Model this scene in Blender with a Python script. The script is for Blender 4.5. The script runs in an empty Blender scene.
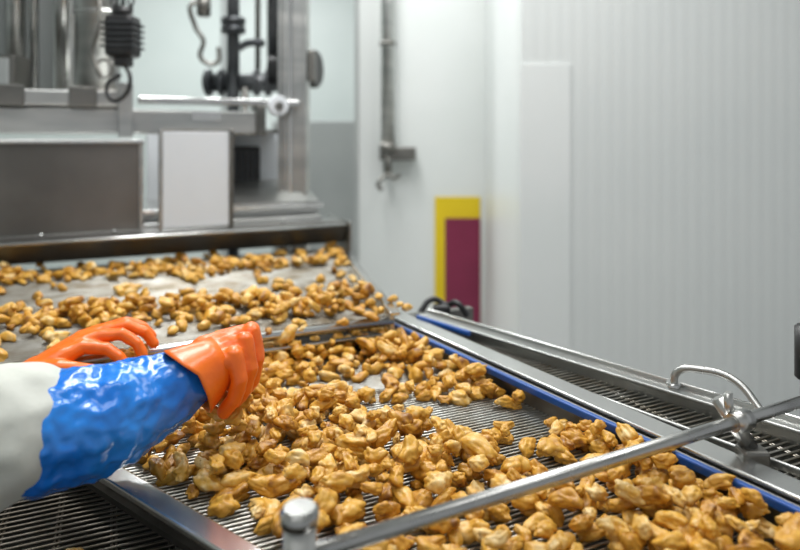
import bpy, bmesh, math, random
import numpy as np
from mathutils import Vector, Matrix, noise

random.seed(7); np.random.seed(7)
S = bpy.context.scene
COL = S.collection

# ---------------------------------------------------------------- materials
def mat(name, col, rough=0.5, metal=0.0, col2=None, nscale=8.0, bump=0.0, bscale=40.0,
        stretch=None, coat=0.0, spec=0.5, rvar=0.0, sss=0.0, detail=4.0):
    m = bpy.data.materials.new(name); m.use_nodes = True
    nt = m.node_tree; N = nt.nodes; L = nt.links
    b = N['Principled BSDF']
    b.inputs['Base Color'].default_value = (*col, 1)
    b.inputs['Roughness'].default_value = rough
    b.inputs['Metallic'].default_value = metal
    b.inputs['Specular IOR Level'].default_value = spec
    b.inputs['Coat Weight'].default_value = coat
    b.inputs['Coat Roughness'].default_value = 0.15
    tc = N.new('ShaderNodeTexCoord'); mp = N.new('ShaderNodeMapping')
    L.new(tc.outputs['Object'], mp.inputs['Vector'])
    if stretch: mp.inputs['Scale'].default_value = stretch
    nz = N.new('ShaderNodeTexNoise'); nz.inputs['Scale'].default_value = nscale
    nz.inputs['Detail'].default_value = detail
    L.new(mp.outputs['Vector'], nz.inputs['Vector'])
    if col2:
        r = N.new('ShaderNodeValToRGB')
        r.color_ramp.elements[0].position = 0.35; r.color_ramp.elements[1].position = 0.68
        r.color_ramp.elements[0].color = (*col, 1); r.color_ramp.elements[1].color = (*col2, 1)
        L.new(nz.outputs['Fac'], r.inputs['Fac']); L.new(r.outputs['Color'], b.inputs['Base Color'])
    if rvar:
        mr = N.new('ShaderNodeMapRange')
        mr.inputs['To Min'].default_value = max(0.03, rough - rvar); mr.inputs['To Max'].default_value = rough + rvar
        L.new(nz.outputs['Fac'], mr.inputs['Value']); L.new(mr.outputs['Result'], b.inputs['Roughness'])
    if bump:
        n2 = N.new('ShaderNodeTexNoise'); n2.inputs['Scale'].default_value = bscale
        n2.inputs['Detail'].default_value = 3
        L.new(mp.outputs['Vector'], n2.inputs['Vector'])
        bp = N.new('ShaderNodeBump'); bp.inputs['Strength'].default_value = bump
        bp.inputs['Distance'].default_value = 0.01
        L.new(n2.outputs['Fac'], bp.inputs['Height']); L.new(bp.outputs['Normal'], b.inputs['Normal'])
    return m

M_steel = mat('stainless_steel', (0.42,0.43,0.42), 0.36, 1.0, (0.56,0.56,0.54), 3.0, 0.08, 60, (1,1,6), rvar=0.08)
M_steel_sh = mat('polished_steel', (0.60,0.60,0.59), 0.22, 1.0, (0.70,0.70,0.68), 6.0)
M_rail = mat('satin_rail_steel', (0.42,0.42,0.41), 0.28, 1.0, (0.52,0.52,0.50), 12.0, rvar=0.06)
M_steel_dk = mat('dull_steel', (0.15,0.15,0.14), 0.45, 1.0, (0.27,0.26,0.24), 4.0, 0.1, 50, rvar=0.1)
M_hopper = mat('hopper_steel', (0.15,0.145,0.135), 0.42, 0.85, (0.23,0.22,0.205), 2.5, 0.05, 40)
M_wire = mat('belt_wire', (0.70,0.70,0.66), 0.3, 1.0, (0.45,0.42,0.36), 20)
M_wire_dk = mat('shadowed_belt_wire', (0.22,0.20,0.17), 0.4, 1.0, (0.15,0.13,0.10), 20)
M_wire_up = mat('oily_belt_wire', (0.48,0.47,0.43), 0.35, 1.0, (0.26,0.22,0.16), 14)
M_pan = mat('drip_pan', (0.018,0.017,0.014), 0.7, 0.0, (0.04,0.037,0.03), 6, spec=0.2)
M_wall = mat('white_wall_panel', (0.75,0.78,0.765), 0.38, 0, (0.79,0.81,0.80), 1.5, 0.03, 12)
M_wall_far = mat('far_wall_paint', (0.66,0.72,0.70), 0.5, 0, (0.72,0.77,0.75), 1.2)
M_grey = mat('grey_panel', (0.36,0.38,0.375), 0.45, 0, (0.42,0.44,0.43), 2)
M_floor = mat('concrete_floor', (0.28,0.28,0.27), 0.35, 0, (0.38,0.38,0.36), 3, 0.1, 30)
M_ceil = mat('ceiling_paint', (0.75,0.77,0.76), 0.6)
M_yel = mat('sign_yellow', (0.82,0.60,0.01), 0.4, 0, (0.76,0.55,0.01), 4)
M_mag = mat('sign_maroon', (0.24,0.022,0.07), 0.4, 0, (0.21,0.018,0.06), 4)
M_white = mat('white_plastic', (0.76,0.79,0.82), 0.4, 0, (0.72,0.75,0.78), 3)
M_black = mat('black_rubber', (0.012,0.012,0.013), 0.4, 0, (0.03,0.03,0.03), 10)
M_dpipe = mat('dark_pipe', (0.05,0.055,0.06), 0.4, 0.6, (0.10,0.105,0.11), 6)
M_blue = mat('blue_guide_plastic', (0.01,0.07,0.30), 0.35, 0, (0.015,0.10,0.40), 6)
M_glove = mat('orange_rubber_glove', (0.92,0.15,0.005), 0.36, 0, (0.95,0.19,0.010), 14, 0.15, 45, coat=0.25)
M_sleeve = mat('blue_plastic_sleeve', (0.0,0.15,0.66), 0.24, 0, (0.03,0.29,0.88), 8, 0.30, 18, coat=0.4)
for _n in M_sleeve.node_tree.nodes:
    if _n.type == 'BUMP': _src = _n.inputs['Height'].links[0].from_node; _src.noise_type = 'RIDGED_MULTIFRACTAL'; _src.inputs['Distortion'].default_value = 1.2
M_coat = mat('white_coat', (0.60,0.62,0.56), 0.85, 0, (0.68,0.69,0.64), 7, 0.3, 16)
M_skin = mat('skin', (0.55,0.30,0.20), 0.5, 0, (0.60,0.34,0.23), 10)
M_trs = mat('white_trousers', (0.55,0.57,0.57), 0.8, 0, (0.60,0.62,0.62), 7)

# ribbed wall: real corrugation bump
M_rib = mat('ribbed_wall_panel', (0.68,0.71,0.70), 0.4, 0, (0.72,0.745,0.73), 1.2)
nt = M_rib.node_tree
wv = nt.nodes.new('ShaderNodeTexWave'); wv.bands_direction = 'X'; wv.inputs['Scale'].default_value = 5.0
wv.inputs['Distortion'].default_value = 0.0
tc = nt.nodes.new('ShaderNodeTexCoord'); nt.links.new(tc.outputs['Object'], wv.inputs['Vector'])
bp = nt.nodes.new('ShaderNodeBump'); bp.inputs['Strength'].default_value = 0.17; bp.inputs['Distance'].default_value = 0.006
nt.links.new(wv.outputs['Fac'], bp.inputs['Height'])
nt.links.new(bp.outputs['Normal'], nt.nodes['Principled BSDF'].inputs['Normal'])

# fried chicken
def chicken_mat():
    m = bpy.data.materials.new('fried_chicken'); m.use_nodes = True
    nt = m.node_tree; N = nt.nodes; L = nt.links; b = N['Principled BSDF']
    at = N.new('ShaderNodeAttribute'); at.attribute_name = 'tone'
    tc = N.new('ShaderNodeTexCoord')
    n1 = N.new('ShaderNodeTexNoise'); n1.inputs['Scale'].default_value = 52; n1.inputs['Detail'].default_value = 3
    L.new(tc.outputs['Object'], n1.inputs['Vector'])
    ad = N.new('ShaderNodeMath'); ad.operation = 'MULTIPLY_ADD'; ad.inputs[1].default_value = 0.45
    L.new(at.outputs['Fac'], ad.inputs[0]); 
    sc = N.new('ShaderNodeMath'); sc.operation = 'MULTIPLY'; sc.inputs[1].default_value = 0.92
    L.new(n1.outputs['Fac'], sc.inputs[0]); L.new(sc.outputs[0], ad.inputs[2])
    r = N.new('ShaderNodeValToRGB'); cr = r.color_ramp
    cr.elements[0].position = 0.36; cr.elements[0].color = (0.24,0.088,0.008,1)
    cr.elements[1].position = 1.0; cr.elements[1].color = (0.84,0.63,0.30,1)
    e = cr.elements.new(0.52); e.color = (0.53,0.245,0.020,1)
    e = cr.elements.new(0.76); e.color = (0.71,0.395,0.055,1)
    L.new(ad.outputs[0], r.inputs['Fac']); L.new(r.outputs['Color'], b.inputs['Base Color'])
    b.inputs['Roughness'].default_value = 0.46
    b.inputs['Coat Weight'].default_value = 0.18; b.inputs['Coat Roughness'].default_value = 0.25
    n2 = N.new('ShaderNodeTexNoise'); n2.inputs['Scale'].default_value = 120; n2.inputs['Detail'].default_value = 3
    L.new(tc.outputs['Object'], n2.inputs['Vector'])
    bp = N.new('ShaderNodeBump'); bp.inputs['Strength'].default_value = 0.3; bp.inputs['Distance'].default_value = 0.004
    L.new(n2.outputs['Fac'], bp.inputs['Height']); L.new(bp.outputs['Normal'], b.inputs['Normal'])
    return m
M_chk = chicken_mat()

# ---------------------------------------------------------------- helpers
def empty(name, loc=(0,0,0)):
    o = bpy.data.objects.new(name, None); o.location = loc; COL.objects.link(o); o.empty_display_size = 0.1
    return o
def link(name, me, m, parent=None, smooth=False):
    o = bpy.data.objects.new(name, me); COL.objects.link(o)
    if m: me.materials.append(m)
    if smooth:
        for p in me.polygons: p.use_smooth = True
    if parent:
        o.parent = parent
        o.matrix_parent_inverse = Matrix.Translation(parent.location).inverted()
    return o
def from_bm(name, bm, m, parent=None, smooth=False):
    me = bpy.data.meshes.new(name); bmesh.ops.recalc_face_normals(bm, faces=bm.faces[:]); bm.to_mesh(me); bm.free()
    return link(name, me, m, parent, smooth)
def bevel(bm, w, seg=2):
    if w > 0: bmesh.ops.bevel(bm, geom=bm.edges[:], offset=w, segments=seg, affect='EDGES', profile=0.5)
def box(name, lo, hi, m, parent=None, bev=0.004, T=None):
    bm = bmesh.new(); bmesh.ops.create_cube(bm, size=1)
    for v in bm.verts:
        v.co = Vector([lo[i] + (v.co[i]+0.5)*(hi[i]-lo[i]) for i in range(3)])
    bevel(bm, bev)
    if T: bm.transform(T)
    return from_bm(name, bm, m, parent)
def cyl(name, p1, p2, r, m, parent=None, r2=None, seg=28, bev=0.0, T=None):
    p1, p2 = Vector(p1), Vector(p2)
    if T: p1, p2 = T @ p1, T @ p2
    d = p2 - p1
    bm = bmesh.new()
    bmesh.ops.create_cone(bm, cap_ends=True, segments=seg, radius1=r, radius2=r if r2 is None else r2, depth=d.length)
    if bev:
        es = [e for e in bm.edges if len(e.link_faces)==2 and any(len(f.verts)>4 for f in e.link_faces)]
        bmesh.ops.bevel(bm, geom=es, offset=bev, segments=2, affect='EDGES')
    q = Vector((0,0,1)).rotation_difference(d.normalized())
    bm.transform(Matrix.Translation((p1+p2)/2) @ q.to_matrix().to_4x4())
    o = from_bm(name, bm, m, parent)
    for p in o.data.polygons: p.use_smooth = len(p.vertices) <= 4
    return o
def tube(name, pts, r, m, parent=None, T=None, cyclic=False, smooth_curve=True):
    cu = bpy.data.curves.new(name, 'CURVE'); cu.dimensions = '3D'
    cu.bevel_depth = r; cu.bevel_resolution = 4; cu.use_fill_caps = True; cu.resolution_u = 8
    if smooth_curve:
        sp = cu.splines.new('BEZIER'); sp.bezier_points.add(len(pts)-1)
        for i,p in enumerate(pts):
            bpnt = sp.bezier_points[i]; bpnt.co = (T @ Vector(p)) if T else Vector(p)
            bpnt.handle_left_type = bpnt.handle_right_type = 'AUTO'
    else:
        sp = cu.splines.new('POLY'); sp.points.add(len(pts)-1)
        for i,p in enumerate(pts):
            q = (T @ Vector(p)) if T else Vector(p); sp.points[i].co = (*q, 1)
    sp.use_cyclic_u = cyclic
    o = bpy.data.objects.new(name+'_c', cu); COL.objects.link(o)
    dg = bpy.context.evaluated_depsgraph_get()
    me = bpy.data.meshes.new_from_object(o.evaluated_get(dg)); bpy.data.objects.remove(o)
    me.name = name; me.materials.clear()
    return link(name, me, m, parent, True)
def beam(name, a, b, z0, z1, w, m, parent=None, bev=0.003):
    """vertical strip between plan points a,b ; thickness w ; from z0 to z1"""
    a = Vector((a[0],a[1],0)); b = Vector((b[0],b[1],0)); d = b-a
    T = Matrix.Translation(a) @ Matrix.Rotation(math.atan2(d.y,d.x),4,'Z')
    return box(name, (0,-w/2,z0), (d.length,w/2,z1), m, parent, bev, T)
def prism(name, poly, z0, z1, m, parent=None):
    bm = bmesh.new()
    vs = [bm.verts.new((x,y,z0)) for x,y in poly]; f = bm.faces.new(vs)
    r = bmesh.ops.extrude_face_region(bm, geom=[f])
    for g in r['geom']:
        if isinstance(g, bmesh.types.BMVert): g.co.z = z1
    return from_bm(name, bm, m, parent)

def clip(poly, p, d):
    ts = []
    n = len(poly)
    for i in range(n):
        a = Vector(poly[i]); b = Vector(poly[(i+1)%n]); e = b-a
        den = d.x*e.y - d.y*e.x
        if abs(den) < 1e-9: continue
        ap = a-p
        t = (ap.x*e.y-ap.y*e.x)/den; s = (ap.x*d.y-ap.y*d.x)/den
        if 0 <= s <= 1: ts.append(t)
    return (min(ts), max(ts)) if len(ts) >= 2 else None
YAW = math.radians(24.3)
C = Vector((math.cos(YAW), math.sin(YAW))); Nn = Vector((-math.sin(YAW), math.cos(YAW)))
def wire_belt(name, poly, z, parent, pitch=0.0105, r=0.0023, lpitch=0.085, m=None):
    bm = bmesh.new()
    def rod(a, b, rr, zz):
        d = (b-a); 
        if d.length < 0.01: return
        t = d.normalized(); s = Vector((-t.y,t.x,0)); u = Vector((0,0,1))
        K = 6; ra = []; rb = []
        for k in range(K):
            an = 2*math.pi*k/K; off = s*math.cos(an)*rr + u*math.sin(an)*rr
            ra.append(bm.verts.new(Vector((a.x,a.y,zz))+off)); rb.append(bm.verts.new(Vector((b.x,b.y,zz))+off))
        for k in range(K): bm.faces.new((ra[k],ra[(k+1)%K],rb[(k+1)%K],rb[k]))
    ws = [Vector(q).dot(Nn) for q in poly]; w = min(ws)+0.004
    while w < max(ws):
        c = clip(poly, Nn*w, C)
        if c:
            a = Nn*w + C*c[0]; b = Nn*w + C*c[1]
            rod(Vector((a.x,a.y,0)), Vector((b.x,b.y,0)), r, z)
        w += pitch
    us = [Vector(q).dot(C) for q in poly]; u = min(us)+0.02
    while u < max(us):
        c = clip(poly, C*u, Nn)
        if c:
            a = C*u + Nn*c[0]; b = C*u + Nn*c[1]
            rod(Vector((a.x,a.y,0)), Vector((b.x,b.y,0)), r*0.9, z-0.003)
            a2 = a + C*0.006; b2 = b + C*0.006
            rod(Vector((a2.x,a2.y,0)), Vector((b2.x,b2.y,0)), r*0.9, z-0.003)
        u += lpitch
    return from_bm(name, bm, m or M_wire, parent, True)

# ---------------------------------------------------------------- room
box('floor', (-4,-2.5,-0.1), (4,6.6,0), M_floor, bev=0)
box('ceiling', (-4,-2.5,3.6), (4,6.6,3.7), M_ceil, bev=0)
box('wall_back', (-0.30,4.6,0), (0.75,4.75,3.6), M_wall, bev=0)
box('wall_right', (0.61,3.2,0), (4,3.34,3.6), M_rib, bev=0)
box('wall_side', (0.61,3.34,0), (0.75,4.6,3.6), M_wall, bev=0)
box('wall_far', (-4,6.4,0), (-0.2,6.5,3.6), M_wall_far, bev=0)
box('wall_left', (-4.1,-2.5,0), (-4,6.6,3.6), M_wall_far, bev=0)
box('trim_1', (-0.325,4.57,0), (-0.295,4.62,3.6), M_grey, bev=0.003)
box('trim_2', (0.60,3.19,0), (0.85,3.2,1.83), M_wall, bev=0.002)
box('partition_panel', (-1.0,5.0,0), (-0.32,5.1,1.60), M_grey, bev=0.01)
box('trim_3', (-1.78,6.36,0), (-1.70,6.4,3.6), M_grey, bev=0.003)

sg = empty('safety_sign', (0.41,4.59,0.5))
box('yellow_border', (0.250,4.585,0.06), (0.575,4.598,1.042), M_yel, sg, 0.001)
box('maroon_field', (0.322,4.578,0.06), (0.575,4.590,0.89), M_mag, sg, 0.001)

cp = empty('wall_conduit', (-0.085,4.4,1.5))
cyl('conduit_pipe', (-0.085,4.42,1.36), (-0.085,4.42,3.6), 0.047, M_steel, cp)
cyl('lower_pipe', (-0.085,4.42,1.20), (-0.085,4.42,1.38), 0.026, M_steel_dk, cp)
box('bracket', (-0.14,4.40,1.31), (0.11,4.60,1.40), M_steel_dk, cp, 0.006)
cyl('collar', (-0.085,4.42,1.37), (-0.085,4.42,1.43), 0.056, M_steel_dk, cp)
cyl('pipe_clip', (-0.085,4.42,2.10), (-0.085,4.42,2.13), 0.056, M_steel_dk, cp)
tube('hook_handle', [(-0.085,4.40,1.22),(-0.13,4.36,1.18),(-0.15,4.36,1.14),(-0.12,4.36,1.11)], 0.014, M_steel_dk, cp)
tube('spout', [(-0.085,4.40,1.22),(-0.05,4.38,1.19),(0.0,4.36,1.21)], 0.014, M_steel_dk, cp)

# ---------------------------------------------------------------- conveyors
UP = [(-0.03,1.675),(-0.25,2.80),(-1.85,2.08),(-0.98,1.242)]
fc = empty('feed_conveyor', (-0.7,1.8,0.97))
wire_belt('upper_wire_belt', UP, 0.978, fc, pitch=0.0145, m=M_wire_up)
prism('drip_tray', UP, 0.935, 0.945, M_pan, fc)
cyl('nose_roller', (-0.98,1.235,0.978), (-0.020,1.672,0.978), 0.0125, M_steel_sh, fc)
cyl('transfer_bar', (-0.98,1.215,0.950), (-0.010,1.657,0.950), 0.006, M_steel_sh, fc)
beam('right_side_plate', (-0.020,1.66), (-0.235,2.62), 0.86, 1.000, 0.014, M_steel, fc)
beam('right_side_cap', (-0.012,1.66), (-0.225,2.60), 0.995, 1.004, 0.028, M_steel_sh, fc)
beam('left_side_plate', (-1.0,1.25), (-1.86,2.09), 0.86, 1.02, 0.02, M_steel, fc)
beam('under_frame', (-0.98,1.29), (-0.03,1.72), 0.86, 0.94, 0.03, M_pan, fc)
for i,(x,y) in enumerate([(-0.05,1.80),(-0.24,2.62),(-1.10,1.42),(-1.75,2.1)]):
    box('leg_%d'%(i+1), (x-0.025,y-0.025,0), (x+0.025,y+0.025,0.90), M_steel, fc, 0.004)

LOW = [(-0.86,1.36),(-0.055,1.83),(0.735,0.60),(0.62,0.46),(0.31,0.47)]
sc = empty('sorting_conveyor', (0,1.2,0.9))
wire_belt('lower_wire_belt', LOW, 0.898, sc)
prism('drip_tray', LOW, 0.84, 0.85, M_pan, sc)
beam('right_rail', (-0.030,1.850), (0.755,0.600), 0.84, 0.948, 0.022, M_steel, sc)
beam('right_rail_flange', (-0.022,1.857), (0.765,0.607), 0.944, 0.952, 0.052, M_steel_sh, sc)
beam('rail_inner_face', (-0.050,1.835), (0.740,0.588), 0.895, 0.944, 0.008, M_steel_dk, sc)
beam('blue_wear_strip', (-0.060,1.828), (0.730,0.582), 0.932, 0.947, 0.012, M_blue, sc)
beam('left_rail', (-0.90,1.36), (0.33,0.42), 0.895, 0.930, 0.012, M_steel, sc)
beam('left_rail_flange', (-0.905,1.35), (0.32,0.41), 0.926, 0.932, 0.036, M_steel_sh, sc)
for i,(x,y) in enumerate([(-0.70,1.36),(0.02,1.80),(0.45,0.52),(0.70,0.66)]):
    box('leg_%d'%(i+1), (x-0.025,y-0.025,0), (x+0.025,y+0.025,0.85), M_steel, sc, 0.004)
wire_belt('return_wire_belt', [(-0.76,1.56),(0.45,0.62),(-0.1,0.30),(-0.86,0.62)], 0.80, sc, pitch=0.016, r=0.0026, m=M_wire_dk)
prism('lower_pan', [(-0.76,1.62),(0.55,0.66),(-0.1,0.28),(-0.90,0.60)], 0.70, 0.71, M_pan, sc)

# side conveyor on the right
SD = [(0.0,1.86),(0.03,1.86),(0.93,0.85),(0.785,0.62)]
sd = empty('side_conveyor', (0.5,1.2,0.9))
wire_belt('side_wire_belt', SD, 0.925, sd, pitch=0.014, m=M_wire_up)
prism('drip_tray', SD, 0.86, 0.87, M_pan, sd)
beam('outer_rail', (0.060,1.835), (0.925,0.83), 0.82, 0.950, 0.012, M_steel, sd)
beam('outer_flange', (0.067,1.84), (0.93,0.835), 0.945, 0.953, 0.040, M_steel, sd)
beam('outer_lip', (0.082,1.853), (0.94,0.853), 0.94, 0.962, 0.008, M_steel_sh, sd)
beam('centre_guide', (0.10,1.66), (0.83,0.73), 0.925, 0.940, 0.008, M_steel, sd)
beam('blue_edge', (0.048,1.80), (0.18,1.645), 0.945, 0.958, 0.010, M_blue, sd)
for i,(x,y) in enumerate([(0.12,1.75),(0.90,0.84)]):
    box('leg_%d'%(i+1), (x-0.025,y-0.025,0), (x+0.025,y+0.025,0.85), M_steel, sd, 0.004)
tube('handle_loop', [(0.548,1.283,0.952),(0.556,1.283,0.985),(0.595,1.258,0.998),(0.64,1.222,0.99),(0.662,1.168,0.952)], 0.0075, M_rail, sd)
cyl('handle_foot', (0.548,1.283,0.945),(0.548,1.283,0.965),0.013,M_steel_sh,sd)
tube('corner_cable', [(0.06,1.93,0.93),(0.10,1.95,0.965),(0.14,1.94,0.95),(0.17,1.90,0.965),(0.20,1.89,0.93)], 0.009, M_black, sd)
box('corner_block', (0.10,1.90,0.90), (0.15,1.94,0.955), M_black, sd, 0.006)
beam('corner_bar', (-0.03,1.86),(0.22,1.98),0.89,0.935,0.03,M_steel_dk,sd)

# ---------------------------------------------------------------- foreground guard rail
gr = empty('guard_rail', (-0.1,0.70,1.0))
cyl('rail_tube', (-0.100,0.695,1.0), (1.02,1.27,1.0), 0.0098, M_rail, gr)
cyl('post', (-0.109,0.695,0.60), (-0.109,0.695,1.045), 0.018, M_steel, gr, bev=0.002)
cyl('post_cap', (-0.109,0.695,1.03), (-0.109,0.695,1.052), 0.021, M_rail, gr, bev=0.004)
cyl('end_post', (1.02,1.27,0.0), (1.02,1.27,1.02), 0.016, M_steel, gr)
cyl('clamp_upper', (0.520,1.045,1.030), (0.56,1.02,0.955), 0.013, M_rail, gr, bev=0.003)
cyl('clamp_collar', (0.528,1.0165,1.0),(0.562,1.034,1.0), 0.017, M_rail, gr, bev=0.003)
cyl('clamp_bolt', (0.53,1.03,1.0),(0.527,1.028,1.045), 0.007, M_rail, gr, bev=0.002)
box('clamp_foot', (0.538,0.998,0.91), (0.580,1.032,0.962), M_steel_dk, gr, 0.005)
cyl('stop_knob', (0.79,1.245,0.985), (0.79,1.245,1.09), 0.020, M_black, gr, bev=0.004)
cyl('stop_knob_stem', (0.79,1.245,0.90), (0.79,1.245,0.99), 0.010, M_black, gr)

# ---------------------------------------------------------------- fryer / hopper machine
T = Matrix.Translation((-1.39,2.23,0)) @ Matrix.Rotation(YAW,4,'Z')
fm = empty('fryer_machine', (-0.9,2.6,1.2))
def mb(n, lo, hi, m, bev=0.004): return box(n, lo, hi, m, fm, bev, T)
bm = bmesh.new()
prof = [(-0.075,1.085),(-0.075,1.098),(0.05,1.105),(0.05,1.09),(-0.01,1.02),(-0.022,1.02)]
va = [bm.verts.new((-0.45,w,z)) for w,z in prof]; vb = [bm.verts.new((1.26,w,z)) for w,z in prof]
bm.faces.new(va); bm.faces.new(list(reversed(vb)))
for i in range(6): bm.faces.new((va[i],va[(i+1)%6],vb[(i+1)%6],vb[i]))
bm.transform(T); from_bm('front_lip', bm, M_hopper, fm)
cyl('lip_bead', (-0.45,-0.075,1.094), (1.26,-0.075,1.094), 0.008, M_steel_sh, fm, T=T)
mb('lip_end_plate', (1.255,-0.09,0.96), (1.268,0.20,1.11), M_steel)
mb('lip_shelf', (-0.45,0.03,1.095), (1.26,0.12,1.105), M_steel, 0.002)
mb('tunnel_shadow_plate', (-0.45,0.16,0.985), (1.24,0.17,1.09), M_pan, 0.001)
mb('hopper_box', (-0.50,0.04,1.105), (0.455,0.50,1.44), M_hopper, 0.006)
mb('hopper_rim', (-0.50,0.025,1.435), (0.465,0.52,1.452), M_steel_sh, 0.004)
mb('hopper_corner', (0.447,0.03,1.105), (0.463,0.05,1.44), M_steel, 0.003)
mb('rear_body', (0.455,0.175,1.10), (1.20,0.75,1.165), M_steel, 0.006)
mb('rear_body_ledge', (0.455,0.125,1.155), (1.21,0.76,1.170), M_steel_sh, 0.003)
mb('low_body', (0.455,0.05,1.10), (1.18,0.14,1.125), M_steel, 0.005)
for i,u in enumerate((0.12,0.36,1.0)):
    cyl('bolt_%d'%(i+1), (u,0.02,1.105),(u,0.02,1.115),0.009,M_steel_sh,fm,T=T)
mb('white_guard', (0.525,-0.045,1.115), (0.772,-0.020,1.485), M_white, 0.006)
mb('guard_frame_right', (0.770,-0.05,1.105), (0.788,-0.012,1.49), M_steel_dk, 0.003)
mb('guard_frame_left', (0.512,-0.045,1.105), (0.526,-0.015,1.49), M_steel, 0.003)
mb('guard_frame_top', (0.515,-0.045,1.483), (0.785,-0.015,1.492), M_steel_dk, 0.002)
mb('housing_back', (0.50,0.60,1.165), (1.12,0.66,1.50), M_white, 0.006)
mb('housing_side', (0.79,0.32,1.165), (0.83,0.62,1.50), M_steel, 0.005)
mb('housing_top', (0.79,0.32,1.48), (1.10,0.62,1.50), M_steel, 0.004)
mb('compartment', (0.87,0.45,1.17), (1.00,0.58,1.42), M_black, 0.01)
for i in range(5):
    mb('compartment_fin_%d'%(i+1), (0.875+0.026*i,0.43,1.20), (0.888+0.026*i,0.455,1.40), M_dpipe, 0.002)
bm = bmesh.new()
pts = [(0.80,0.14,1.17),(1.19,0.14,1.17),(1.19,0.45,1.25),(0.80,0.45,1.25),(0.80,0.14,1.182),(1.19,0.14,1.182),(1.19,0.45,1.262),(0.80,0.45,1.262)]
v = [bm.verts.new(p) for p in pts]
for f in [(0,1,2,3),(4,5,6,7),(0,1,5,4),(1,2,6,5),(2,3,7,6),(3,0,4,7)]: bm.faces.new([v[i] for i in f])
bm.transform(T); from_bm('sloped_cover', bm, M_steel, fm)
mb('beam_lower', (-0.6,0.22,1.475), (0.95,0.30,1.575), M_steel, 0.006)
mb('beam_upper', (-0.6,0.20,1.585), (0.40,0.34,1.645), M_steel, 0.006)
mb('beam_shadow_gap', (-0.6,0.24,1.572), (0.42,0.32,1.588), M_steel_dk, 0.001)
mb('beam_bar', (0.45,0.20,1.60), (1.12,0.34,1.628), M_steel_sh, 0.005)
mb('beam_bracket', (0.375,0.17,1.46), (0.43,0.22,1.68), M_steel, 0.005)
mb('beam_bracket_b', (0.93,0.20,1.47), (0.97,0.34,1.60), M_steel_dk, 0.004)
cyl('beam_end_cap', (1.02,0.17,1.60), (1.02,0.21,1.60), 0.045, M_white, fm, T=T, bev=0.005)
cyl('beam_end_hub', (1.02,0.155,1.60), (1.02,0.18,1.60), 0.018, M_steel_dk, fm, T=T, bev=0.003)
mb('beam_label', (0.66,0.215,1.53), (0.78,0.222,1.57), M_steel_sh, 0.001)
for i,u in enumerate((-0.05,0.2)):
    mb('beam_clip_%d'%(i+1), (u,0.18,1.58), (u+0.10,0.21,1.66), M_steel_dk, 0.004)
for i,(u,w) in enumerate([(-0.42,0.10),(1.22,0.12),(-0.42,0.6),(1.15,0.7)]):
    mb('leg_%d'%(i+1), (u-0.03,w-0.03,0), (u+0.03,w+0.03,1.10 if i>1 else 0.935), M_steel, 0.004)

up = empty('upright_column', (-0.49,2.95,1.3))
box('flange_left', (-0.555,2.90,0), (-0.540,3.02,3.6), M_steel, up, 0.003)
box('flange_right', (-0.440,2.90,0), (-0.425,3.02,3.6), M_steel, up, 0.003)
box('web', (-0.545,2.925,0), (-0.435,2.945,3.6), M_steel, up, 0.002)
box('side_rail', (-0.505,2.905,0), (-0.490,2.93,3.6), M_steel_sh, up, 0.002)
box('foot_bracket', (-0.42,2.92,1.72), (-0.39,2.98,1.86), M_steel_dk, up, 0.004)

dk = empty('exhaust_duct', (-1.29,2.75,2.0))
cyl('main_duct', (-1.285,2.72,1.60), (-1.285,2.72,3.6), 0.088, M_steel, dk, seg=40)
cyl('duct_collar', (-1.285,2.72,1.60), (-1.285,2.72,1.66), 0.10, M_steel_dk, dk, seg=40, bev=0.004)
cyl('duct_seam', (-1.285,2.72,1.98), (-1.285,2.72,1.995), 0.092, M_steel_sh, dk, seg=40, bev=0.002)
cyl('second_duct', (-1.50,2.86,1.62), (-1.50,2.86,3.6), 0.045, M_steel_sh, dk)
for i,(x,r) in enumerate([(-1.68,0.04),(-1.80,0.03),(-1.60,0.018)]):
    cyl('riser_%d'%(i+1), (x,2.80,1.55), (x,2.80,3.6), r, M_steel_dk if i==1 else M_steel, dk)
box('riser_plate', (-2.1,3.0,1.55), (-1.42,3.04,2.9), M_grey, dk, 0.006)
tube('gauge_ring', [(-1.20+0.035*math.cos(a),2.60,1.74+0.035*math.sin(a)) for a in [k*math.pi/4 for k in range(8)]], 0.005, M_steel_dk, dk, cyclic=True)
tube('small_hose', [(-1.235,2.62,2.1),(-1.215,2.58,1.9),(-1.24,2.58,1.80),(-1.20,2.58,1.70)], 0.009, M_steel_dk, dk)
box('control_box', (-1.80,2.62,1.66), (-1.58,2.74,1.80), M_steel_dk, dk, 0.008)
box('control_box_door', (-1.785,2.612,1.675), (-1.60,2.622,1.785), M_grey, dk, 0.004)

ho = empty('electric_hoist', (-1.06,2.45,1.85))
box('body', (-1.115,2.40,1.765), (-1.005,2.50,1.925), M_black, ho, 0.018)
for i in range(5):
    box('fin_%d'%(i+1), (-1.122,2.392,1.80+0.022*i), (-0.998,2.508,1.808+0.022*i), M_dpipe, ho, 0.003)
cyl('top_boss', (-1.06,2.45,1.92), (-1.06,2.45,1.96), 0.032, M_black, ho, bev=0.005)
box('lower_block', (-1.085,2.42,1.73), (-1.03,2.48,1.77), M_black, ho, 0.008)
cyl('suspension_rod', (-1.06,2.45,1.95), (-1.06,2.45,3.6), 0.007, M_black, ho)
for k,dx in enumerate((-0.035,0.03)):
    for i in range(12):
        z = 1.95+0.035*i
        a = 0 if i%2 else math.pi/2
        tube('chain_%d_%d'%(k,i), [(-1.06+dx+0.010*math.cos(t)*math.cos(a), 2.45+0.010*math.cos(t)*math.sin(a), z+0.020*math.sin(t)) for t in [q*math.pi/3 for q in range(6)]], 0.004, M_black, ho, cyclic=True)
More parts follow.
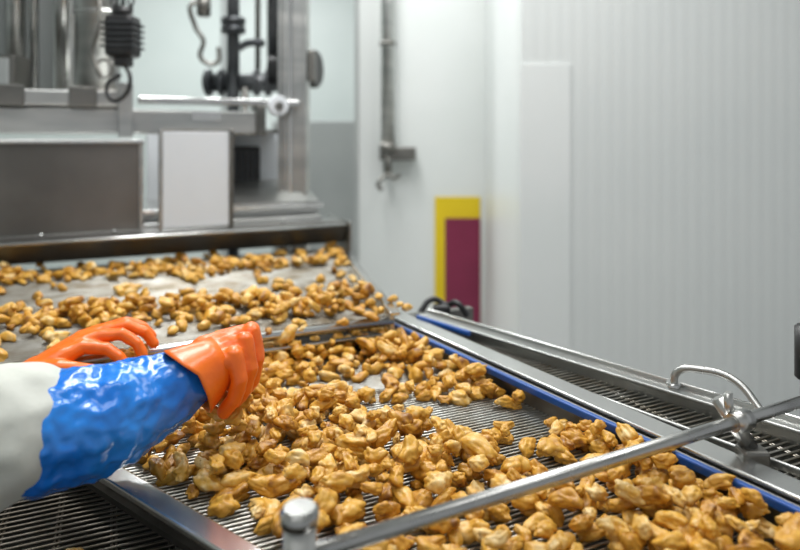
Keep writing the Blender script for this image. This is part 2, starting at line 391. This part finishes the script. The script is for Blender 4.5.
tube('cable', [(-1.05,2.44,1.74),(-1.02,2.42,1.68),(-1.04,2.42,1.62),(-1.09,2.43,1.60),(-1.12,2.45,1.66),(-1.07,2.45,1.70)], 0.008, M_black, ho)

pw = empty('pipework', (-0.8,3.3,1.8))
cyl('riser', (-0.86,3.30,1.20), (-0.86,3.30,3.6), 0.032, M_dpipe, pw)
cyl('riser_flange', (-0.86,3.30,2.00), (-0.86,3.30,2.035), 0.062, M_dpipe, pw, bev=0.004)
cyl('riser_flange_b', (-0.86,3.30,2.045), (-0.86,3.30,2.08), 0.062, M_dpipe, pw, bev=0.004)
cyl('cross_pipe', (-1.02,3.34,1.75), (-0.50,3.34,1.75), 0.048, M_dpipe, pw)
for i,x in enumerate((-1.01,-0.94,-0.76,-0.70)):
    cyl('cross_flange_%d'%(i+1), (x,3.34,1.75), (x+0.025,3.34,1.75), 0.072, M_dpipe, pw, bev=0.004)
cyl('pump_body', (-0.68,3.34,1.81), (-0.47,3.34,1.81), 0.085, M_black, pw, bev=0.01)
cyl('pump_flange', (-0.47,3.34,1.82), (-0.43,3.33,1.82), 0.10, M_black, pw, bev=0.008)
cyl('second_riser', (-0.665,3.34,1.85), (-0.665,3.34,3.6), 0.028, M_dpipe, pw)
cyl('third_riser', (-0.63,3.45,1.2), (-0.63,3.45,3.6), 0.016, M_steel_dk, pw)
cyl('fourth_riser', (-0.76,3.42,1.8), (-0.76,3.42,3.6), 0.014, M_steel_dk, pw)
tube('valve_handle', [(-1.00,3.25,2.12),(-1.04,3.22,2.14),(-1.03,3.22,2.02),(-0.99,3.22,1.95),(-1.0,3.22,1.86),(-0.93,3.24,1.84),(-0.92,3.25,1.92)], 0.012, M_steel_dk, pw)
cyl('valve_body', (-1.0,3.26,2.08),(-1.0,3.26,2.2),0.035,M_steel_dk,pw,bev=0.005)
tube('elbow_pipe', [(-0.70,3.30,1.95),(-0.78,3.30,1.95),(-0.84,3.30,1.92)], 0.02, M_dpipe, pw)
cyl('drop_pipe', (-0.80,3.30,1.15), (-0.80,3.30,1.72), 0.02, M_steel_dk, pw)
for i,x in enumerate((-0.86,-0.63)):
    cyl('pipe_foot_%d'%(i+1), (x,3.30 if i==0 else 3.45,0), (x,3.30 if i==0 else 3.45,1.2), 0.03, M_dpipe, pw)

# ---------------------------------------------------------------- chicken pieces
def make_variants(n, sub):
    out = []
    bm = bmesh.new(); bmesh.ops.create_icosphere(bm, subdivisions=sub, radius=1)
    dirs = [v.co.copy() for v in bm.verts]; faces = np.array([[v.index for v in f.verts] for f in bm.faces]); bm.free()
    for k in range(n):
        off = Vector((k*7.31+1.7, k*3.17, k*5.77)); bend = random.uniform(-0.45,0.45); pin = random.uniform(0.0,0.25); px = random.uniform(-0.3,0.3)
        sx = random.uniform(1.15,1.75); sy = random.uniform(0.82,1.05); sz = random.uniform(0.70,0.92); tap = random.uniform(-0.25,0.25)
        vs = []
        for d in dirs:
            r = 1 + 0.36*noise.noise(d*1.2+off) + 0.16*noise.noise(d*2.4+off*1.3) + 0.04*noise.noise(d*5.5+off)
            cr = noise.noise(d*1.2-off); r -= 0.09*math.exp(-(cr/0.12)**2)
            p = d*r
            s = (1-pin*math.exp(-((p.x-px)/0.4)**2))*(1+tap*p.x)
            y = p.y*s*sy; z = p.z*s*sz; x = p.x*sx
            y += bend*(p.x**2) - bend*0.3; z += 0.22*bend*math.sin(2.5*p.x)
            vs.append((x,y,z))
        vs = np.array(vs)*0.0132
        out.append(vs)
    return out, faces
VAR, FCS = make_variants(30, 4)
VARL, FCSL = make_variants(16, 3)

def inpoly(poly, x, y, margin=0.0):
    n = len(poly); sgn = None
    for i in range(n):
        ax,ay = poly[i]; bx,by = poly[(i+1)%n]; L = math.hypot(bx-ax,by-ay)
        c = ((bx-ax)*(y-ay)-(by-ay)*(x-ax))/L
        if sgn is None: sgn = -1 if sum(poly[j][0]*poly[(j+1)%n][1]-poly[(j+1)%n][0]*poly[j][1] for j in range(n))<0 else 1
        if c*sgn < margin: return False
    return True

def ell(x,y,cx,cy,rx,ry,ang=0):
    dx,dy = x-cx,y-cy; a = math.radians(ang)
    u = dx*math.cos(a)+dy*math.sin(a); v = -dx*math.sin(a)+dy*math.cos(a)
    return math.exp(-((u/rx)**2+(v/ry)**2))

def dens_low(x,y):
    d = 0.57
    d += 0.9*ell(x,y,-0.15,1.12,0.20,0.13,-10)
    d += 0.7*ell(x,y,0.06,1.09,0.13,0.06,-20)
    d += 1.15*ell(x,y,0.50,0.93,0.24,0.15,-35)
    d += 0.5*ell(x,y,0.04,1.60,0.10,0.20,25)
    d += 0.5*ell(x,y,-0.20,1.58,0.2,0.08,20)
    d += 0.5*ell(x,y,-0.30,1.30,0.14,0.08,20)
    d += 0.4*ell(x,y,0.24,1.36,0.10,0.05,-50)
    d -= 1.2*ell(x,y,-0.10,1.415,0.15,0.036,8)
    d -= 1.6*ell(x,y,0.13,1.255,0.15,0.075,-12)
    d -= 1.2*ell(x,y,0.03,1.23,0.07,0.04,0)
    d -= 1.0*ell(x,y,0.25,1.05,0.11,0.06,-30)
    d -= 0.7*ell(x,y,-0.36,1.22,0.05,0.03,0)
    d -= 0.7*ell(x,y,-0.02,0.93,0.07,0.03,10)
    d += 0.35*noise.noise(Vector((x*9,y*9,3.1)))
    return d
def dens_up(x,y):
    b1 = 1.63+ (x+1.02)*0.262
    b2 = 2.105+(x+1.25)*0.30
    e = 1.52+0.456*(x+0.368)          # nose roller line
    d = 1.3*math.exp(-((y-b1)/0.070)**2) + 0.9*math.exp(-((y-b2)/0.05)**2)
    d += 0.55*math.exp(-((y-(b1-0.14))/0.09)**2)*(0.6+0.6*noise.noise(Vector((x*6,y*6,9))))
    if x > -0.50: d += 0.6*math.exp(-((y-e-0.11)/0.06)**2)*min(1,(x+0.50)/0.15)
    d += 0.0 + 0.45*noise.noise(Vector((x*8,y*10,1.1)))
    if y > b2+0.05: d += 0.2
    return d

placed = []
grid = {}
def cell(x,y): return (int(math.floor(x/0.04)), int(math.floor(y/0.04)))
def rest_z(x,y,base,half):
    z = base+half; cx,cy = cell(x,y); cnt = 0
    for i in range(-1,2):
        for j in range(-1,2):
            for (a,b,c,h) in grid.get((cx+i,cy+j),()):
                q = math.hypot(a-x,b-y)
                if q < 0.026:
                    z = max(z, c + math.sqrt(max(0,0.020**2-(q*0.72)**2)))
                if q < 0.0155: cnt += 1
    return z, cnt
def scatter(poly, dens, base, n, zmax, margin):
    xs = [p[0] for p in poly]; ys = [p[1] for p in poly]
    for _ in range(n):
        x = random.uniform(min(xs),max(xs)); y = random.uniform(min(ys),max(ys))
        if not inpoly(poly,x,y,margin): continue
        if x < -0.66*y-0.15: continue
        D = dens(x,y)
        if random.random() > D: continue
        z,cnt = rest_z(x,y,base,0.0100)
        if cnt and random.random() > (D-0.75)*1.2: continue
        if z > base+zmax: continue
        placed.append((x,y,z)); grid.setdefault(cell(x,y),[]).append((x,y,z,0))
scatter(LOW, dens_low, 0.900, 7600, 0.058, 0.022)
n_low = len(placed)
scatter(UP, dens_up, 0.981, 5400, 0.045, 0.026)
for p in [(-0.02,1.77,1.012),(0.0,1.72,1.008),(-0.06,1.80,1.012),(0.02,1.74,0.995),(-0.05,1.70,0.998)]: placed.append(p)
for p in [(-0.300,1.09,1.012),(-0.285,1.10,1.002),(-0.31,1.075,0.992),(-0.275,1.07,0.99),(-0.56,1.37,1.0),(-0.585,1.35,0.995),(-0.57,1.33,0.99)]: placed.append(p)
for p in [(-0.50,0.98,0.815),(-0.40,0.85,0.815)]: placed.append(p)
# pieces tumbling over the nose roller down to the lower belt
for k in range(16):
    x = random.uniform(-0.42,-0.05); dd = random.uniform(0.0,0.05); y = 1.52+0.456*(x+0.368)-dd
    placed.append((x,y,0.995-dd*1.5))
print('PIECES', len(placed), n_low)

V=[]; F=[]; TN=[]; base=0
for (x,y,z) in placed:
    if y < 1.45: vs, fc_ = VAR[random.randrange(len(VAR))], FCS
    else: vs, fc_ = VARL[random.randrange(len(VARL))], FCSL
    s = random.choice((0.72,0.85,0.95,1.0,1.08,1.2,1.38))
    R = Matrix.Rotation(random.uniform(0,2*math.pi),3,'Z') @ Matrix.Rotation(random.gauss(0,0.3),3,'Y') @ Matrix.Rotation(random.gauss(0,0.5),3,'X')
    R = np.array(R)
    w = (vs*s) @ R.T + np.array([x,y,z])
    V.append(w); F.append(fc_+base); base += len(w); TN.append(np.full(len(w), random.betavariate(1.6,1.8)))
V = np.concatenate(V); F = np.concatenate(F); TN = np.concatenate(TN)
me = bpy.data.meshes.new('fried_chicken_pieces')
me.vertices.add(len(V)); me.vertices.foreach_set('co', V.astype(np.float32).ravel())
me.loops.add(F.size); me.loops.foreach_set('vertex_index', F.astype(np.int32).ravel())
me.polygons.add(len(F)); me.polygons.foreach_set('loop_start', np.arange(0,F.size,3,dtype=np.int32))
me.polygons.foreach_set('use_smooth', np.ones(len(F),dtype=bool))
me.update(calc_edges=True); me.validate()
at = me.attributes.new('tone','FLOAT','POINT'); at.data.foreach_set('value', TN.astype(np.float32))
link('fried_chicken_pieces', me, M_chk)

# ---------------------------------------------------------------- worker
def blob(name, chains, m, parent, voxel=0.004, smooth=4, disp=None):
    bm = bmesh.new()
    for ch in chains:
        for i in range(len(ch)-1):
            a, b = ch[i], ch[i+1]
            pa, pb = Vector(a[:3]), Vector(b[:3]); L = (pb-pa).length
            n = max(2, int(L/(min(a[3],b[3])*0.25))+1)
            for k in range(n+1):
                t = k/n
                r = a[3]+(b[3]-a[3])*t
                bmesh.ops.create_icosphere(bm, subdivisions=2, radius=r, matrix=Matrix.Translation(pa.lerp(pb,t)))
    me = bpy.data.meshes.new(name); bm.to_mesh(me); bm.free()
    o = bpy.data.objects.new(name, me); COL.objects.link(o)
    r = o.modifiers.new('r','REMESH'); r.mode='VOXEL'; r.voxel_size=voxel
    s = o.modifiers.new('s','SMOOTH'); s.iterations=smooth; s.factor=0.5
    if disp:
        tx = bpy.data.textures.new(name+'_t','CLOUDS'); tx.noise_scale = disp[1]; tx.noise_depth = 1
        d = o.modifiers.new('d','DISPLACE'); d.texture = tx; d.strength = disp[0]; d.mid_level = 0.5; d.texture_coords='LOCAL'
    dg = bpy.context.evaluated_depsgraph_get()
    m2 = bpy.data.meshes.new_from_object(o.evaluated_get(dg)); bpy.data.objects.remove(o)
    m2.materials.clear(); m2.name = name
    return link(name, m2, m, parent, True)

wk = empty('worker', (-1.15,0.93,0))
torso = [(-1.17,0.84,0.95,0.14),(-1.17,0.84,1.15,0.135),(-1.15,0.82,1.33,0.125)]
torso2 = [(-1.17,1.00,0.95,0.14),(-1.17,1.00,1.15,0.135),(-1.15,1.02,1.33,0.125)]
shoul = [(-1.14,0.74,1.37,0.085),(-1.15,0.92,1.41,0.09),(-1.14,1.10,1.37,0.085)]
neckc = [(-1.15,0.92,1.42,0.075),(-1.14,0.92,1.47,0.065)]
rsl = [(-1.13,0.73,1.36,0.085),(-1.00,0.68,1.18,0.085),(-0.86,0.72,1.03,0.092),(-0.70,0.82,1.020,0.099),(-0.61,0.878,1.028,0.102),(-0.56,0.907,1.036,0.098),(-0.540,0.92,1.038,0.088)]
lsl = [(-1.13,1.11,1.36,0.085),(-1.08,1.05,1.15,0.075),(-1.00,1.00,0.97,0.066),(-0.93,1.03,0.95,0.060)]
skirt = [(-1.17,0.86,0.95,0.15),(-1.17,0.85,0.70,0.16)]
skirt2 = [(-1.17,1.00,0.95,0.15),(-1.17,1.01,0.70,0.16)]
blob('coat', [torso,torso2,shoul,neckc,rsl,lsl,skirt,skirt2], M_coat, wk, 0.008, 4, (0.014,0.06))
blob('trousers', [[(-1.17,0.84,0.75,0.10),(-1.16,0.82,0.48,0.075),(-1.18,0.81,0.12,0.055)],[(-1.17,1.01,0.75,0.10),(-1.16,1.03,0.48,0.075),(-1.18,1.04,0.12,0.055)]], M_trs, wk, 0.01)
blob('boots', [[(-1.19,0.81,0.25,0.062),(-1.19,0.81,0.06,0.055),(-1.05,0.80,0.045,0.042)],[(-1.19,1.04,0.25,0.062),(-1.19,1.04,0.06,0.055),(-1.05,1.05,0.045,0.042)]], M_white, wk, 0.008)
blob('head', [[(-1.14,0.92,1.46,0.052),(-1.12,0.92,1.56,0.055)],
              [(-1.115,0.92,1.60,0.070),(-1.125,0.92,1.66,0.090),(-1.14,0.92,1.69,0.090)],
              [(-1.075,0.92,1.565,0.040),(-1.06,0.92,1.56,0.028)],
              [(-1.035,0.92,1.645,0.011),(-1.015,0.92,1.615,0.014)],
              [(-1.12,0.83,1.64,0.016),(-1.125,0.828,1.61,0.012)],[(-1.12,1.01,1.64,0.016),(-1.125,1.012,1.61,0.012)]], M_skin, wk, 0.006)
for s in (-1,1):
    cyl('eye_%s'%('r' if s<0 else 'l'), (-1.048,0.92+s*0.032,1.648),(-1.040,0.92+s*0.032,1.648),0.010,M_black,wk,bev=0.002)
blob('mouth', [[(-1.033,0.90,1.578,0.005),(-1.03,0.92,1.577,0.006),(-1.033,0.94,1.578,0.005)]], mat('lips',(0.4,0.12,0.1),0.5), wk, 0.002, 1)
blob('hair_net', [[(-1.135,0.92,1.70,0.100),(-1.165,0.92,1.68,0.098),(-1.175,0.92,1.63,0.080)]], M_white, wk, 0.008)

# near (right) blue sleeve
blob('blue_sleeve_near', [[(-0.550,0.915,1.030,0.080),(-0.530,0.93,1.026,0.090),(-0.48,0.958,1.024,0.086),(-0.43,0.985,1.030,0.078),(-0.385,1.015,1.045,0.064),(-0.350,1.035,1.060,0.050),(-0.335,1.043,1.066,0.040)]],
     M_sleeve, wk, 0.003, 3, (0.014,0.03))
# near right glove: wrist bent, fingers closing down onto the pieces
R_knu = [(-0.272,1.046,1.098),(-0.262,1.076,1.112),(-0.258,1.108,1.117),(-0.264,1.138,1.111)]
ch = [[(-0.350,1.040,1.066,0.042),(-0.322,1.058,1.078,0.043),(-0.300,1.072,1.080,0.038)]]
for i,k in enumerate(R_knu):
    ch.append([(-0.330,1.045+0.014*i,1.078+0.003*i,0.032),(k[0]-0.025,k[1],k[2]-0.014,0.024),(k[0],k[1],k[2]-0.004,0.0170)])
    r = 0.0142 if i else 0.0134
    ln = (0.90,1.0,1.04,0.96)[i]
    pip = (k[0]+0.011,k[1]-0.008,k[2]-0.042*ln)
    dip = (k[0]+0.002,k[1]-0.006,k[2]-0.078*ln)
    tip = (k[0]-0.016,k[1]+0.002,k[2]-0.102*ln)
    ch.append([(*k,0.0166),(*pip,r+0.0008),(*dip,r),(*tip,r-0.001)])
ch.append([(-0.325,1.10,1.082,0.022),(-0.312,1.130,1.050,0.017),(-0.298,1.122,1.022,0.014)])
ch.append([(-0.292,1.070,1.080,0.028),(-0.292,1.080,1.056,0.022)])
blob('glove_near', ch, M_glove, wk, 0.0024, 1, (0.003,0.025))
def cuff(name, p1, p2, r1, r2, m, parent):
    p1,p2 = Vector(p1),Vector(p2); d=(p2-p1).normalized(); q=Vector((0,0,1)).rotation_difference(d).to_matrix()
    bm=bmesh.new(); rings=[]; K=48
    prof=[(0,r1),(-0.02,r1+0.002),(0.02,r1+0.004),(0.12,r1+0.001),(0.4,r1*0.7+r2*0.3),(0.75,r2*0.85+r1*0.15),(1,r2),(1,r2-0.005),(0.5,r1*0.5+r2*0.5-0.004),(0.05,r1-0.002)]
    for t,r in prof:
        ring=[]
        for k in range(K):
            a=2*math.pi*k/K; rr=r*(1+0.035*math.sin(3*a+1)+0.02*math.sin(7*a)*(1-t))
            v_=p1.lerp(p2,t)+q@Vector((math.cos(a)*rr,math.sin(a)*rr,0))
            if v_.z > p1.z+0.02:
                v_ -= d*(v_.z-p1.z-0.02)*0.6*(1-t)
            ring.append(bm.verts.new(v_))
        rings.append(ring)
    for i in range(len(rings)):
        A=rings[i];B=rings[(i+1)%len(rings)]
        for k in range(K): bm.faces.new((A[k],A[(k+1)%K],B[(k+1)%K],B[k]))
    return from_bm(name,bm,m,parent,True)
cuff('glove_near_cuff', (-0.338,1.037,1.066),(-0.300,1.066,1.084),0.058,0.044,M_glove,wk)

# far (left) arm rises from behind the near sleeve
blob('blue_sleeve_far', [[(-0.97,1.01,0.955,0.058),(-0.88,1.08,0.950,0.052),(-0.80,1.16,0.955,0.042),(-0.775,1.19,0.96,0.036)]], M_sleeve, wk, 0.005, 4, (0.010,0.04))
ch = [[(-0.780,1.19,0.966,0.034),(-0.740,1.235,0.982,0.032),(-0.715,1.262,0.994,0.031)]]
L_knu = [(-0.645,1.300,1.030),(-0.630,1.330,1.042),(-0.632,1.358,1.044),(-0.645,1.384,1.038)]
tips = [[(-0.600,1.308,1.024),(-0.574,1.308,1.006),(-0.562,1.308,0.988)],
        [(-0.582,1.340,1.044),(-0.550,1.340,1.024),(-0.538,1.340,0.999)],
        [(-0.586,1.374,1.052),(-0.550,1.380,1.036),(-0.532,1.384,1.010)],
        [(-0.602,1.406,1.050),(-0.570,1.418,1.036),(-0.552,1.424,1.014)]]
for i,k in enumerate(L_knu):
    ch.append([(-0.725+0.0*i,1.245+0.016*i,0.990,0.027),(k[0]-0.032,k[1]-0.025,k[2]-0.014,0.022),(*k,0.0160)])
    ch.append([(*k,0.0158),(*tips[i][0],0.0130),(*tips[i][1],0.0120),(*tips[i][2],0.0108)])
ch.append([(-0.705,1.245,0.998,0.023),(-0.668,1.248,1.004,0.018),(-0.640,1.258,1.000,0.0148),(-0.615,1.272,0.992,0.013)])
blob('glove_far', ch, M_glove, wk, 0.0026, 1, (0.003,0.03))
cuff('glove_far_cuff', (-0.800,1.160,0.958),(-0.735,1.235,0.984),0.046,0.034,M_glove,wk)

# ---------------------------------------------------------------- lights
def area(name, loc, sx, sy, power, rot=(0,0,0), col=(1,1,1)):
    l = bpy.data.lights.new(name,'AREA'); l.shape='RECTANGLE'; l.size=sx; l.size_y=sy; l.energy=power; l.color=col
    o = bpy.data.objects.new(name,l); o.location=loc; o.rotation_euler=rot; COL.objects.link(o); return o
area('ceiling_light', (-0.5,2.2,3.5), 0.5, 2.4, 74, col=(1,1,0.99))
area('ceiling_light.001', (0.9,1.8,3.5), 0.5, 2.0, 29, col=(1,1,0.99))
area('ceiling_light.002', (-1.6,4.8,3.5), 1.6, 0.5, 66, col=(0.97,1,1))
area('ceiling_light.003', (-0.6,0.0,3.5), 2.0, 0.5, 16, col=(1,1,0.99))
area('ceiling_light.004', (0.1,3.9,3.5), 0.8, 0.4, 12, col=(0.98,1,0.99))
w = bpy.data.worlds.new('world'); S.world = w; w.use_nodes = True
bg = w.node_tree.nodes['Background']; bg.inputs[0].default_value=(0.93,0.97,1,1); bg.inputs[1].default_value=0.45

# ---------------------------------------------------------------- camera
cam = bpy.data.cameras.new('camera'); co = bpy.data.objects.new('camera', cam); COL.objects.link(co)
co.location = (0,0,1.45); co.rotation_euler = (math.radians(90),0,0)
cam.sensor_width = 36; cam.lens = 28.8; cam.shift_y = -135/800; cam.clip_start = 0.05
cam.dof.use_dof = True; cam.dof.focus_distance = 1.12; cam.dof.aperture_fstop = 1.9
S.camera = co
S.view_settings.view_transform = 'Standard'
